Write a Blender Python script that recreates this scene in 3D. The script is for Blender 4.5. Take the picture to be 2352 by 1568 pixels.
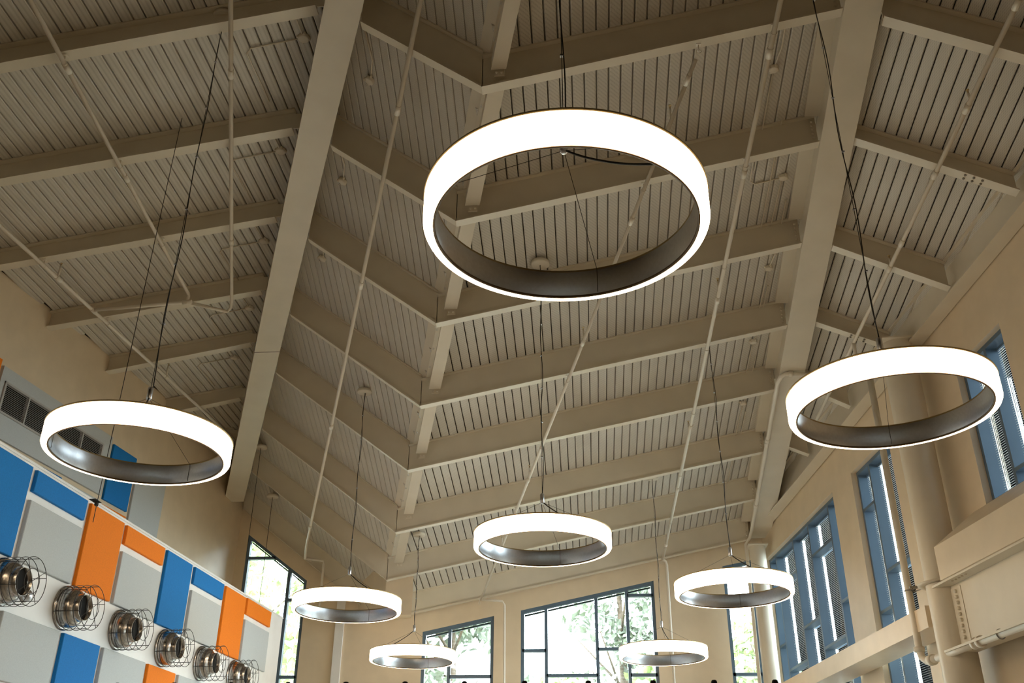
import bpy, math, random
from math import sin, cos, pi, radians, sqrt
from mathutils import Vector, Matrix
random.seed(7)
S = bpy.context.scene
COL = S.collection
for o in list(bpy.data.objects):
    bpy.data.objects.remove(o)

# ------------------------------------------------------------------ camera
# hall axes: X across the hall, Y along it, Z up (metres); the camera stands at X = Y = 0
CAM_Z = 1.6
def set_camera():
    cd = bpy.data.cameras.new('camera'); co = bpy.data.objects.new('camera', cd); COL.objects.link(co)
    cd.sensor_width = 36.0; cd.lens = 2220.53 / 2352 * 36; cd.clip_end = 300
    pitch, roll, head = radians(27.677), radians(0.4219), radians(4.570)
    fwd = Vector((-sin(head) * cos(pitch), cos(head) * cos(pitch), sin(pitch)))
    right0 = Vector((cos(head), sin(head), 0)); up0 = right0.cross(fwd)
    right = right0 * cos(roll) + up0 * sin(roll); up = up0 * cos(roll) - right0 * sin(roll)
    m = Matrix((right, up, -fwd)).transposed().to_4x4(); m.translation = (0, 0, CAM_Z)
    co.matrix_world = m; S.camera = co
set_camera()

# ------------------------------------------------------------------ light and exposure
SKY = 14.0
RING_EMIT = (1.0, 0.74, 0.46); RING_STRENGTH = 8.0
w = bpy.data.worlds.new('overcast_sky'); S.world = w; w.use_nodes = True
bgn = w.node_tree.nodes['Background']; bgn.inputs[0].default_value = (0.80, 0.90, 1.0, 1); bgn.inputs[1].default_value = SKY
S.view_settings.view_transform = 'Standard'; S.view_settings.look = 'None'
S.view_settings.gamma = 1; S.view_settings.use_curve_mapping = False
S.view_settings.exposure = 0.5
S.cycles.use_denoising = True
S.cycles.max_bounces = 10; S.cycles.diffuse_bounces = 6; S.cycles.transparent_max_bounces = 24
S.cycles.caustics_reflective = False; S.cycles.caustics_refractive = False
S.cycles.sample_clamp_indirect = 6

# ------------------------------------------------------------------ materials
def mat(name, col, rough=.5, metal=0, spec=.5, noise=.04, nscale=3, bump=0, bscale=60, emit=None, es=0):
    m = bpy.data.materials.new(name); m.use_nodes = True; nt = m.node_tree; b = nt.nodes['Principled BSDF']
    b.inputs['Roughness'].default_value = rough; b.inputs['Metallic'].default_value = metal
    b.inputs['Specular IOR Level'].default_value = spec
    tc = nt.nodes.new('ShaderNodeTexCoord')
    n = nt.nodes.new('ShaderNodeTexNoise'); n.inputs['Scale'].default_value = nscale; n.inputs['Detail'].default_value = 4
    nt.links.new(tc.outputs['Object'], n.inputs['Vector'])
    r = nt.nodes.new('ShaderNodeValToRGB')
    lo = [max(0, c * (1 - noise)) for c in col]; hi = [min(1, c * (1 + noise)) for c in col]
    r.color_ramp.elements[0].position = .3; r.color_ramp.elements[0].color = (*lo, 1)
    r.color_ramp.elements[1].position = .7; r.color_ramp.elements[1].color = (*hi, 1)
    nt.links.new(n.outputs['Fac'], r.inputs['Fac']); nt.links.new(r.outputs['Color'], b.inputs['Base Color'])
    if bump:
        n2 = nt.nodes.new('ShaderNodeTexNoise'); n2.inputs['Scale'].default_value = bscale
        nt.links.new(tc.outputs['Object'], n2.inputs['Vector'])
        bp = nt.nodes.new('ShaderNodeBump'); bp.inputs['Strength'].default_value = bump; bp.inputs['Distance'].default_value = .01
        nt.links.new(n2.outputs['Fac'], bp.inputs['Height']); nt.links.new(bp.outputs['Normal'], b.inputs['Normal'])
    if emit:
        b.inputs['Emission Color'].default_value = (*emit, 1); b.inputs['Emission Strength'].default_value = es
    return m

def perforated(name, col):
    m = mat(name, col, .5, nscale=1.5, noise=.05); nt = m.node_tree; b = nt.nodes['Principled BSDF']
    tc = nt.nodes.new('ShaderNodeTexCoord'); v = nt.nodes.new('ShaderNodeTexVoronoi'); v.inputs['Scale'].default_value = 95
    v.inputs['Randomness'].default_value = 0
    nt.links.new(tc.outputs['Object'], v.inputs['Vector'])
    c = nt.nodes.new('ShaderNodeMath'); c.operation = 'LESS_THAN'; c.inputs[1].default_value = .28
    nt.links.new(v.outputs['Distance'], c.inputs[0])
    old = b.inputs['Base Color'].links[0].from_socket
    mx = nt.nodes.new('ShaderNodeMixRGB'); mx.blend_type = 'MULTIPLY'; mx.inputs[2].default_value = (.45, .44, .42, 1)
    nt.links.new(c.outputs[0], mx.inputs[0]); nt.links.new(old, mx.inputs[1]); nt.links.new(mx.outputs[0], b.inputs['Base Color'])
    return m

M = dict(
    steel=mat('cream_steel_paint', (.68, .62, .51), .42, nscale=2),
    deck=perforated('perforated_cream_deck', (.62, .59, .53)),
    slot=mat('black_slot_lining', (.015, .013, .011), .9),  # near-black colour paints the shade deep between the deck pans
    wall=mat('cream_wall_paint', (.72, .60, .44), .38, bump=.05, bscale=90),
    white=mat('white_partition_paint', (.80, .80, .79), .5, bump=.04, bscale=120),
    pipe=mat('white_pipe_paint', (.74, .69, .60), .4),
    blue=mat('blue_fabric', (.0, .17, .50), .85, nscale=60, noise=.08, bump=.15, bscale=400),
    orange=mat('orange_fabric', (.82, .20, .0), .85, nscale=60, noise=.06, bump=.15, bscale=400),
    grey=mat('grey_fabric', (.50, .53, .54), .9, nscale=80, noise=.06, bump=.15, bscale=400),
    edge=mat('dark_panel_edge', (.16, .12, .10), .8),
    alu=mat('brushed_aluminium', (.60, .61, .64), .32, 1, nscale=40, noise=.05),
    rim=mat('bronze_rim', (.20, .13, .07), .5, .3),
    brass=mat('warm_gilt_lip', (.55, .42, .22), .4, .6),
    duct=mat('spun_steel', (.42, .40, .38), .24, 1, nscale=30, noise=.15),
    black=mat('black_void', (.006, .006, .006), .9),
    wire=mat('dark_wire', (.035, .033, .03), .5, .4),
    rod=mat('galvanised_rod', (.28, .26, .23), .5, .5),
    frame=mat('slate_blue_frame', (.10, .155, .22), .42, .0),
    louver=mat('grey_louver', (.42, .41, .40), .5),
    blind=mat('pale_blind_slat', (.55, .54, .53), .5),
    floor=mat('oak_floor', (.46, .38, .29), .5, nscale=6, noise=.15),
    leaf=mat('spring_leaves', (.42, .50, .24), .6, nscale=1.2, noise=.35),
    leafd=mat('dark_needles', (.24, .27, .20), .7, nscale=1.5, noise=.4),
    bark=mat('bark', (.14, .10, .07), .9, nscale=12, noise=.3),
    grass=mat('pale_paving', (.34, .33, .30), .9, nscale=4, noise=.2),
    brick=mat('pale_brick', (.50, .40, .34), .8, nscale=8, noise=.12),
    lamp=mat('glowing_diffuser', (.9, .88, .82), .4, emit=RING_EMIT, es=RING_STRENGTH),
)
def glass_mat():
    m = bpy.data.materials.new('clear_glass'); m.use_nodes = True; nt = m.node_tree; nt.nodes.clear()
    o = nt.nodes.new('ShaderNodeOutputMaterial'); t = nt.nodes.new('ShaderNodeBsdfTransparent'); t.inputs[0].default_value = (.93, .97, .95, 1)
    g = nt.nodes.new('ShaderNodeBsdfGlossy'); g.inputs['Roughness'].default_value = .02
    f = nt.nodes.new('ShaderNodeFresnel'); f.inputs[0].default_value = 1.45; mx = nt.nodes.new('ShaderNodeMixShader')
    nt.links.new(f.outputs[0], mx.inputs[0]); nt.links.new(t.outputs[0], mx.inputs[1]); nt.links.new(g.outputs[0], mx.inputs[2])
    nt.links.new(mx.outputs[0], o.inputs[0]); return m
M['glass'] = glass_mat()

# ------------------------------------------------------------------ mesh helpers
class MB:
    def __init__(s): s.v = []; s.f = []; s.smooth = set()
    def add(s, vs, fs, smooth=False):
        n = len(s.v); s.v += [tuple(p) for p in vs]
        for f in fs:
            if smooth: s.smooth.add(len(s.f))
            s.f.append(tuple(i + n for i in f))
        return s
    def hexa(s, a, b):   # two quads a (bottom/back) and b, same order
        return s.add(list(a) + list(b), [(3, 2, 1, 0), (4, 5, 6, 7), (0, 1, 5, 4), (1, 2, 6, 5), (2, 3, 7, 6), (3, 0, 4, 7)])
    def box(s, x0, x1, y0, y1, z0, z1):
        return s.hexa([(x0, y0, z0), (x1, y0, z0), (x1, y1, z0), (x0, y1, z0)], [(x0, y0, z1), (x1, y0, z1), (x1, y1, z1), (x0, y1, z1)])
    def loft(s, a, b, cap=True):
        n = len(a); fs = [(i, (i + 1) % n, (i + 1) % n + n, i + n) for i in range(n)]
        if cap: fs += [tuple(range(n - 1, -1, -1)), tuple(range(n, 2 * n))]
        return s.add(list(a) + list(b), fs)
    def tube(s, path, r, n=10, cap=True):
        path = [Vector(p) for p in path]; rings = []; up = None
        for i, p in enumerate(path):
            d = (path[min(i + 1, len(path) - 1)] - path[max(i - 1, 0)]).normalized()
            if up is None:
                up = Vector((0, 0, 1)) if abs(d.z) < .9 else Vector((1, 0, 0))
            a = d.cross(up).normalized(); up = a.cross(d).normalized()
            rr = r[i] if isinstance(r, (list, tuple)) else r
            rings.append([p + (a * cos(2 * pi * k / n) + up * sin(2 * pi * k / n)) * rr for k in range(n)])
        base = len(s.v); s.v += [tuple(q) for R in rings for q in R]
        for i in range(len(path) - 1):
            for k in range(n):
                s.smooth.add(len(s.f))
                s.f.append((base + i * n + k, base + i * n + (k + 1) % n, base + (i + 1) * n + (k + 1) % n, base + (i + 1) * n + k))
        if cap:
            s.f.append(tuple(base + k for k in range(n - 1, -1, -1))); s.f.append(tuple(base + (len(path) - 1) * n + k for k in range(n)))
        return s
    def lathe(s, prof, c, ax, n=32, closed=False):   # prof: (radius, height along ax)
        ax = Vector(ax).normalized(); c = Vector(c)
        t = Vector((0, 0, 1)) if abs(ax.z) < .9 else Vector((1, 0, 0)); a = ax.cross(t).normalized(); b = ax.cross(a)
        base = len(s.v); m = len(prof)
        for r, h in prof:
            for k in range(n):
                s.v.append(tuple(c + ax * h + (a * cos(2 * pi * k / n) + b * sin(2 * pi * k / n)) * r))
        for i in range(m if closed else m - 1):
            j = (i + 1) % m
            for k in range(n):
                s.smooth.add(len(s.f)); s.f.append((base + i * n + k, base + i * n + (k + 1) % n, base + j * n + (k + 1) % n, base + j * n + k))
        return s
    def ring(s, c, ax, R, r, n=32, m=6):
        return s.lathe([(R + r * cos(2 * pi * q / m), r * sin(2 * pi * q / m)) for q in range(m)], c, ax, n, True)
    def mesh(s, name, material, origin=(0, 0, 0)):
        me = bpy.data.meshes.new(name); ox, oy, oz = origin
        me.from_pydata([(x - ox, y - oy, z - oz) for x, y, z in s.v], [], s.f)
        for i in s.smooth: me.polygons[i].use_smooth = True
        me.materials.append(M[material]); me.validate(); me.update()
        import bmesh
        bm = bmesh.new(); bm.from_mesh(me); bmesh.ops.recalc_face_normals(bm, faces=bm.faces); bm.to_mesh(me); bm.free()
        return me
ORG = {}
def tag(o, label, cat, group=None):
    if label: o['label'] = label
    if cat: o['category'] = cat
    if group: o['group'] = group
    return o
def obj(name, mb, material, parent=None, kind=None, label=None):
    if parent is not None: org = ORG[parent.name]
    else:
        n = len(mb.v); org = (sum(p[0] for p in mb.v) / n, sum(p[1] for p in mb.v) / n, min(p[2] for p in mb.v))
    o = bpy.data.objects.new(name, mb.mesh(name, material, org)); COL.objects.link(o)
    if parent is not None: o.parent = parent
    else: o.location = org
    ORG[o.name] = org
    if kind: o['kind'] = kind
    if label: o['label'] = label
    return o
def empty(name, loc, label=None, cat=None, group=None, kind=None):
    o = bpy.data.objects.new(name, None); COL.objects.link(o); o.location = loc; o.empty_display_size = .2
    ORG[o.name] = tuple(loc); tag(o, label, cat, group)
    if kind: o['kind'] = kind
    return o
ORDS = ['nearest', 'second', 'third', 'fourth', 'fifth', 'sixth', 'seventh', 'eighth']

# ------------------------------------------------------------------ measures of the hall
BENT = [8.642, 10.683, 12.675, 14.677, 16.563, 18.759, 20.750, 22.722]     # purlin lines along Y
YF = 22.95                                                               # far wall face
vx = lambda y: 1.293 - .272 * y                 # valley line
vz = lambda y: 11.546 - .231 * y
lx = lambda y: .999 - .42 * y                   # right bottom edge of the left girder
lz = lambda y: 11.720 - .116 * y
rx = lambda y: 2.883 + .043 * y                 # left bottom edge of the right girder
rz = lambda y: 11.975 - .170 * y
GW = .49
wl = lambda y: -11.485 + .125 * y               # upper left wall
wr = lambda y: 7.601 - .15 * y                  # right wall
pa = lambda y: -7.536 + .055 * y                # partition face
dCR = lambda x, y: 11.271 + .52 + .213 * x - .1734 * y        # deck undersides
dCL = lambda x, y: 12.525 + .60 - .757 * x - .4379 * y
dLB = lambda x, y: 11.588 + .345 + .1707 * x - .003 * y
dv = lambda y: 1.375 - .2727 * y               # line where the two central decks meet
dRB = lambda x, y: 13.284 + .38 - .4841 * x - .1268 * y

# ------------------------------------------------------------------ room shell
def shell():
    m = MB().box(-16, 12, -8, 24, -.2, 0); obj('floor', m, 'floor', kind='structure')
    m = MB().box(-16, 12, -8, 24, 12.7, 12.9); obj('ceiling_top', m, 'slot', kind='structure')  # added unseen slab that keeps sky light from leaking in above the decks
    m = MB().box(-16, 12, -8.3, -8, 0, 12.7); obj('wall_back', m, 'wall', kind='structure')
    m = MB().hexa([(wl(-8), -8, 0), (wl(23.2), 23.2, 0), (wl(23.2) - .3, 23.2, 0), (wl(-8) - .3, -8, 0)],
                  [(wl(-8), -8, 12.7), (wl(23.2), 23.2, 12.7), (wl(23.2) - .3, 23.2, 12.7), (wl(-8) - .3, -8, 12.7)])
    obj('wall_left', m, 'wall', kind='structure')
shell()

def far_top(x):
    return min(dCL(x, YF) if x < vx(YF) else (dCR(x, YF) if x < rx(YF) + .2 else dRB(x, YF)), 12.6) + .05
# openings in the far wall: x0, x1, head z at x0, head z at x1
LOW_FAR = (-5.4, 3.0, .15, 4.1)      # added unseen glazing, put in to brighten the floor
FAR_OPEN = [(-8.37, -6.77, 8.48, 7.31), (-3.88, -2.21, 6.08, 6.43), (-1.58, 1.55, 6.55, 7.21), (3.18, 3.86, 7.53, 7.67)]
SILL = 1.0; FSILL = 4.4
def wall_far():
    m = MB(); xs = sorted(set([-9.0, 4.45, vx(YF), rx(YF) + .2, LOW_FAR[0], LOW_FAR[1]] + [x for o in FAR_OPEN for x in o[:2]]))
    def strip(x0, x1, b0, b1, t0, t1):
        m.hexa([(x0, YF, b0), (x1, YF, b1), (x1, YF + .32, b1), (x0, YF + .32, b0)], [(x0, YF, t0), (x1, YF, t1), (x1, YF + .32, t1), (x0, YF + .32, t0)])
    for x0, x1 in zip(xs, xs[1:]):
        e = 1e-4; t0, t1 = far_top(x0 + e), far_top(x1 - e)
        op = [o for o in FAR_OPEN if o[0] <= x0 + e and o[1] >= x1 - e]
        if op:
            a, b, h0, h1 = op[0]; hz = lambda x: h0 + (h1 - h0) * (x - a) / (b - a)
            strip(x0, x1, hz(x0), hz(x1), t0, t1); tb = (FSILL, FSILL)
        else: tb = (t0, t1)
        if LOW_FAR[0] <= x0 + e and LOW_FAR[1] >= x1 - e:
            strip(x0, x1, 0, 0, LOW_FAR[2], LOW_FAR[2]); strip(x0, x1, LOW_FAR[3], LOW_FAR[3], *tb)
        else: strip(x0, x1, 0, 0, *tb)
    m.box(-9.4, 4.6, YF + .12, YF + .3, 10.1, 12.7)
    obj('wall_far', m, 'wall', kind='structure')
    m = MB().box(-5.96, -5.76, YF - .06, YF, 0, 6.95); obj('trim_1', m, 'white', kind='structure', label='white vertical pilaster strip on the far wall')
wall_far()

headz = lambda y: 8.08 - .042 * (y - 12.2)
LOW_RIGHT = (10.7, 12.19, .15, 3.6)  # unseen low glazing, added for more daylight on the floor
RIGHT_OPEN = [(12.19, 13.47), (15.92, 17.58), (18.53, 22.88)]
def wall_right():
    m = MB(); T = .40
    ys = sorted([-8] + [y for o in RIGHT_OPEN for y in o] + [23.2, LOW_RIGHT[0], LOW_RIGHT[1]])
    def strip(y0, y1, b0, b1, t0, t1):
        m.hexa([(wr(y0), y0, b0), (wr(y1), y1, b1), (wr(y1) + T, y1, b1), (wr(y0) + T, y0, b0)],
               [(wr(y0), y0, t0), (wr(y1), y1, t1), (wr(y1) + T, y1, t1), (wr(y0) + T, y0, t0)])
    for y0, y1 in zip(ys, ys[1:]):
        if (y0, y1) in RIGHT_OPEN:
            sl = 5.9 if y0 < 13 else SILL
            strip(y0, y1, headz(y0), headz(y1), 12.7, 12.7)
        else: sl = 12.7
        if LOW_RIGHT[0] <= y0 and LOW_RIGHT[1] >= y1: strip(y0, y1, 0, 0, LOW_RIGHT[2], LOW_RIGHT[2]); strip(y0, y1, LOW_RIGHT[3], LOW_RIGHT[3], sl, sl)
        else: strip(y0, y1, 0, 0, sl, sl)
    obj('wall_right', m, 'wall', kind='structure')
wall_right()

def partition():
    y0, y1 = 4.0, 20.3
    def slab(a, b, z0, z1):
        return MB().hexa([(pa(y0) - a, y0, z0), (pa(y1) - a, y1, z0), (pa(y1) - b, y1, z0), (pa(y0) - b, y0, z0)],
                         [(pa(y0) - a, y0, z1), (pa(y1) - a, y1, z1), (pa(y1) - b, y1, z1), (pa(y0) - b, y0, z1)])
    w_ = obj('wall_partition', slab(0, .18, 0, 5.85), 'white', kind='structure')
    obj('coping', slab(-.015, .20, 5.85, 5.88), 'white', w_)
partition()

# ------------------------------------------------------------------ roof deck: one object per pan
def decks():
    ce = empty('ceiling', (0, 14, 9), kind='structure')
    def bay(x0, x1, sp, df, slope, yrange, backing):
        nrm = Vector((-slope, 0, 1)).normalized(); tan = Vector((1, 0, slope)).normalized()
        n = int((x1 - x0) / sp)
        for i in range(n):
            x = x0 + (i + .5) * sp; ya, yb = yrange(x)
            if yb - ya < .35: continue
            hw = sp * sqrt(1 + slope * slope) * .438
            m = MB(); ends = []
            for y in (ya, yb):
                p = Vector((x, y, df(x, y)))
                ends.append([p - tan * (hw + .006) + nrm * .055, p - tan * hw + nrm * .006, p - tan * (hw - .012), p + tan * (hw - .012), p + tan * hw + nrm * .006, p + tan * (hw + .006) + nrm * .055])
            m.loft(ends[0], ends[1]); obj('deck_pan', m, 'deck', ce)
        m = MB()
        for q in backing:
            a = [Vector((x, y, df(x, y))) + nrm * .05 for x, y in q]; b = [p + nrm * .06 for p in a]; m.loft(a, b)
        obj('deck_liner', m, 'slot', ce)  # backing sheet with the slot shade put into its colour
    Y0 = 6.0
    bay(-11.0, -1.6, .155, dLB, .1707, lambda x: (Y0, min((.999 - GW - .02 - x) / .42 + .42, (x + 11.485) / .125, 22.6)),
        [[(wl(Y0), Y0), (lx(Y0) - .3, Y0), (lx(22.6) - .3, 22.6), (wl(22.6) - .1, 22.6)]])
    bay(-9.0, -.3, .1245, dCL, -.757, lambda x: (max(Y0, (.999 - .10 - x) / .42 - .3), min((1.375 - .03 - x) / .2727, YF)),
        [[(lx(Y0) - .2, Y0), (dv(Y0), Y0), (dv(YF), YF), (lx(YF) - .2, YF)]])
    bay(-4.95, 3.98, .1545, dCR, .213, lambda x: (max(Y0, (1.375 + .03 - x) / .2727), YF),
        [[(dv(Y0), Y0), (rx(Y0) + .2, Y0), (rx(YF) + .2, YF), (dv(YF), YF)]])
    bay(3.52, 6.8, .139, dRB, -.4841, lambda x: (Y0, min((7.601 - .02 - x) / .15, YF)),
        [[(rx(Y0) + .3, Y0), (wr(Y0), Y0), (wr(YF), YF), (rx(YF) + .3, YF)]])
decks()
def valley_flashing():
    f = lambda y: 1.375 - .2727 * y
    m = MB(); y0, y1 = 6.0, YF
    for df, a in ((dCL, -.13), (dCR, .13)):
        q = [(f(y0), y0), (f(y0) + a, y0), (f(y1) + a, y1), (f(y1), y1)]
        b = [(x, y, df(x, y) - .006) for x, y in q]; t = [(x, y, z + .004) for x, y, z in b]; m.loft(b, t)
    obj('valley_flashing', m, 'steel', bpy.data.objects['ceiling'])
valley_flashing()

# ------------------------------------------------------------------ steel frame
def i_beam(name, p0, p1, w, top0, top1, label, cat='beam', group=None, wv=(0, 1, 0), t=.022, bolts=None):
    """I section; p0, p1 near bottom edge; wv = direction of the flange width; top0/top1 = z of the top"""
    p0, p1, wv = Vector(p0), Vector(p1), Vector(wv).normalized()
    e = empty(name, ((p0 + p1) / 2)[:], label, cat, group)
    def sl(a0, a1, z0a, z0b, z1a, z1b):
        q0 = [p0 + wv * a0, p0 + wv * a1]; q1 = [p1 + wv * a0, p1 + wv * a1]
        return MB().hexa([(q0[0].x, q0[0].y, z0a), (q0[1].x, q0[1].y, z0a), (q1[1].x, q1[1].y, z0b), (q1[0].x, q1[0].y, z0b)],
                         [(q0[0].x, q0[0].y, z1a), (q0[1].x, q0[1].y, z1a), (q1[1].x, q1[1].y, z1b), (q1[0].x, q1[0].y, z1b)])
    obj('bottom_flange', sl(0, w, p0.z, p1.z, p0.z + t, p1.z + t), 'steel', e)
    obj('web', sl(w / 2 - .008, w / 2 + .008, p0.z + t, p1.z + t, top0 - t, top1 - t), 'steel', e)
    obj('top_flange', sl(0, w, top0 - t, top1 - t, top0, top1), 'steel', e)
    if bolts:
        m = MB()
        for (x, y, z) in bolts: m.lathe([(.0, -.018), (.016, -.018), (.018, -.012), (.018, .0)], (x, y, z), (0, 1, 0), 8)
        obj('bolt_row', m, 'steel', e, kind='stuff')
    return e

def purlins():
    for k, y in enumerate(BENT):
        o = ORDS[k]
        # central right slope
        x0, x1 = vx(y), rx(y)
        last = k == len(BENT) - 1
        zt = lambda x: dCR(x, y) - .003
        bl = [(x1 - .07, y + .05, rz(y) + .10 + .07 * j) for j in range(5)]
        i_beam('roof_beam', (x0 - .02, y, vz(y)), (x1 - .01, y, rz(y)), .14, zt(x0), zt(x1),
               f'cream steel roof beam, {o} from the camera on the broad right slope of the valley', 'beam', 'purlins of the central roof', bolts=bl)
        # steep central left slope
        x0, x1 = lx(y), vx(y)
        zt = lambda x: dCL(x, y) - .003
        i_beam('roof_beam', (x0 + .01, y, lz(y)), (x1 - .01, y, vz(y)), .14, zt(x0), zt(x1),
               f'cream steel roof beam, {o} from the camera on the steep slope by the left girder', 'beam', 'purlins of the central roof')
    LBL = [(-7.193, 10.33, -3.26, 11.034), (-8.297, 10.129, -4.096, 10.819), (-9.382, 9.96, -4.951, 10.689), (-9.649, 9.909, -5.783, 10.519),
           (-9.405, 9.923, -6.536, 10.46), (-8.61, 10.048, -7.453, 10.284), (-8.8, 10.03, -8.35, 10.11)]
    for k, (xa, za, xb, zb) in enumerate(LBL):
        y = BENT[k]; g = (zb - za) / (xb - xa); x0 = wl(y) + .01; x1 = lx(y) - GW - .10
        za, zb = za + g * (x0 - xa), za + g * (x1 - xa)
        i_beam('roof_beam', (x0, y, za), (x1, y, zb), .17, dLB(x0, y) - .003, dLB(x1, y) - .003,
               f'cream steel roof beam, {ORDS[k]} from the camera between left wall and left girder', 'beam', 'purlins of the left bay')
        m = MB().box(x1 - .005, x1 + .09, y + .07, y + .085, zb + .05, dLB(x1, y) - .06); obj('clip_plate', m, 'steel', bpy.data.objects[[o.name for o in bpy.data.objects if o.name.startswith('roof_beam')][-1]] if False else LAST())
    RBL = [(3.686, 10.349, 5.129, 9.639), (3.846, 10.175, 5.8, 9.2), (3.902, 9.741, 5.527, 8.931), (4.01, 9.515, 4.941, 9.101), (4.461, 9.005, 4.94, 8.747), (4.209, 8.844, 4.627, 8.665)]
    for k, (xa, za, xb, zb) in enumerate(RBL):
        y = BENT[k]; g = (zb - za) / (xb - xa); x0 = rx(y) + .45; x1 = wr(y) - .24
        za, zb = za + g * (x0 - xa), za + g * (x1 - xa)
        i_beam('roof_beam', (x0, y, za), (x1, y, zb), .15, dRB(x0, y) - .003, dRB(x1, y) - .003,
               f'cream steel roof beam, {ORDS[k]} from the camera between right girder and window wall', 'beam', 'purlins of the right bay')
        if k in (1, 3):
            m = MB()
            for a in range(3):
                for b in range(2):
                    xx = x1 - .62 + a * .10; m.lathe([(.0, -.016), (.017, -.016), (.017, 0)], (xx, y + .04 + b * .07, za + (zb - za) * (xx - x0) / (x1 - x0)), (0, 0, 1), 8)
            obj('bolt_row', m, 'rod', LAST(), kind='stuff')
def LAST():
    e = [o for o in bpy.data.objects if o.type == 'EMPTY' and o.name.startswith('roof_beam')]
    return max(e, key=lambda o: (len(o.name), o.name))
purlins()

def girders():
    # right girder: welded box along the axis
    y0, y1 = 3.0, 22.7
    e = empty('roof_girder', (rx(14) + .22, 14, rz(14)), 'heavy cream box girder running away down the right of the ceiling to the white column', 'girder')
    def run(a, b, za, zb, ya=y0, yb=y1):
        return MB().hexa([(rx(ya) + a, ya, rz(ya) + za), (rx(ya) + b, ya, rz(ya) + za), (rx(yb) + b, yb, rz(yb) + za), (rx(yb) + a, yb, rz(yb) + za)],
                         [(rx(ya) + a, ya, rz(ya) + zb), (rx(ya) + b, ya, rz(ya) + zb), (rx(yb) + b, yb, rz(yb) + zb), (rx(yb) + a, yb, rz(yb) + zb)])
    obj('bottom_plate', run(0, .45, 0, .03), 'steel', e); obj('web', run(.04, .06, .03, .54), 'steel', e); obj('web', run(.39, .41, .03, .46), 'steel', e)
    ys = [6.4] + BENT
    for a, b in zip(ys, ys[1:]):
        obj('ledger', run(-.17, .04, .40, .50, a + .30, b - .04), 'steel', e)
    # left girder, skewed in plan
    y0, y1 = 3.0, 22.35
    L = sqrt(1 + .42 ** 2)
    e = empty('roof_girder', (lx(14) - .25, 14, lz(14)), 'heavy cream girder crossing the left of the ceiling diagonally to the left wall', 'girder')
    def runl(a, b, za, zb, za1=None, zb1=None, ya=y0, yb=y1):
        za1 = za if za1 is None else za1; zb1 = zb if zb1 is None else zb1
        return MB().hexa([(lx(ya) - a, ya, lz(ya) + za), (lx(ya) - b, ya, lz(ya) + za), (lx(yb) - b, yb, lz(yb) + za1), (lx(yb) - a, yb, lz(yb) + za1)],
                         [(lx(ya) - a, ya, lz(ya) + zb), (lx(ya) - b, ya, lz(ya) + zb), (lx(yb) - b, yb, lz(yb) + zb1), (lx(yb) - a, yb, lz(yb) + zb1)])
    hb = lambda y: dLB(lx(y) - GW, y) - lz(y)
    obj('bottom_plate', runl(0, GW, 0, .05), 'steel', e); obj('web', runl(.03, .05, .05, hb(y0), None, hb(y1)), 'steel', e)
    obj('web', runl(GW - .05, GW - .03, .05, hb(y0) + .02, None, hb(y1) + .02), 'steel', e)
    ys = 14.0
    obj('splice_seam', runl(-.002, GW + .002, -.003, .0, ya=15.86, yb=15.875), 'edge', e)
    # short valley beams bolted between the bents
    ST = [(-.952, -.796, 9.785), (-1.505, -1.309, 9.306), (-2.043, -1.857, 8.842), (-2.580, -2.365, 8.452), (-3.110, -2.858, 8.033), (-3.692, -3.451, 7.578), (-4.222, -3.990, 7.125)]
    for k, (xa, xb, z) in enumerate(ST):
        yb = BENT[k] - .02; ya = (BENT[k - 1] + .145) if k else 6.2
        e = empty('valley_beam', ((xa + xb) / 2, yb, z), f'short cream beam along the roof crease, {ORDS[k]} from the camera', 'beam', 'short beams along the roof valley')
        dx = -.272; c = (xa + xb) / 2; wv = .20 if k else .18
        def pr(a, b, z0, z1):
            f = lambda y: (c + dx * (y - yb)); zz = lambda y: z - .231 * (y - yb)
            t = lambda y: min(dCR(f(y), y), dCL(f(y), y)) - .03
            top = (lambda y: t(y)) if z1 is None else (lambda y: zz(y) + z1)
            return MB().hexa([(f(ya) + a, ya, zz(ya) + z0), (f(ya) + b, ya, zz(ya) + z0), (f(yb) + b, yb, zz(yb) + z0), (f(yb) + a, yb, zz(yb) + z0)],
                             [(f(ya) + a, ya, top(ya)), (f(ya) + b, ya, top(ya)), (f(yb) + b, yb, top(yb)), (f(yb) + a, yb, top(yb))])
        obj('bottom_flange', pr(-wv / 2, wv / 2, 0, .02), 'steel', e); obj('web', pr(-wv / 2 + .005, -wv / 2 + .02, .02, None), 'steel', e)
        m = MB().box(c - .05, c + .07, yb + .005, yb + .02, z - .09, z + .02)
        for b_ in (-.02, .04): m.lathe([(0, -.02), (.016, -.02), (.016, 0)], (c + b_, yb + .005, z - .045), (0, 1, 0), 8)
        obj('end_clip', m, 'steel', e)
    # eave beam along the right wall
    f = lambda y: 8.88 - .065 * (y - 12.7)
    y0, y1 = 4.0, 22.7
    i_beam('eave_beam', (wr(y0) - .27, y0, f(y0)), (wr(y1) - .27, y1, f(y1)), .25, dRB(wr(y0) - .27, y0), dRB(wr(y1) - .27, y1),
           'long cream eave beam along the top of the right window wall', 'beam', wv=(1, .15, 0))
    # boxed bulkhead at the valley in front of the far wall
    fl, fr, br, bl_ = (-4.40, 20.93), (-3.80, 20.93), (-4.18, YF - .01), (-5.46, YF - .01)
    q = [fl, fr, br, bl_]; bz = [6.05, 6.05, 6.40, 6.30]; tz = [vz(20.93) + .14, vz(20.93) + .27, 7.02, 7.66]
    m = MB().hexa([(x, y, z) for (x, y), z in zip(q, bz)], [(x, y, z) for (x, y), z in zip(q, tz)]); obj('wall_bulkhead', m, 'wall', kind='structure')
girders()

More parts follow.
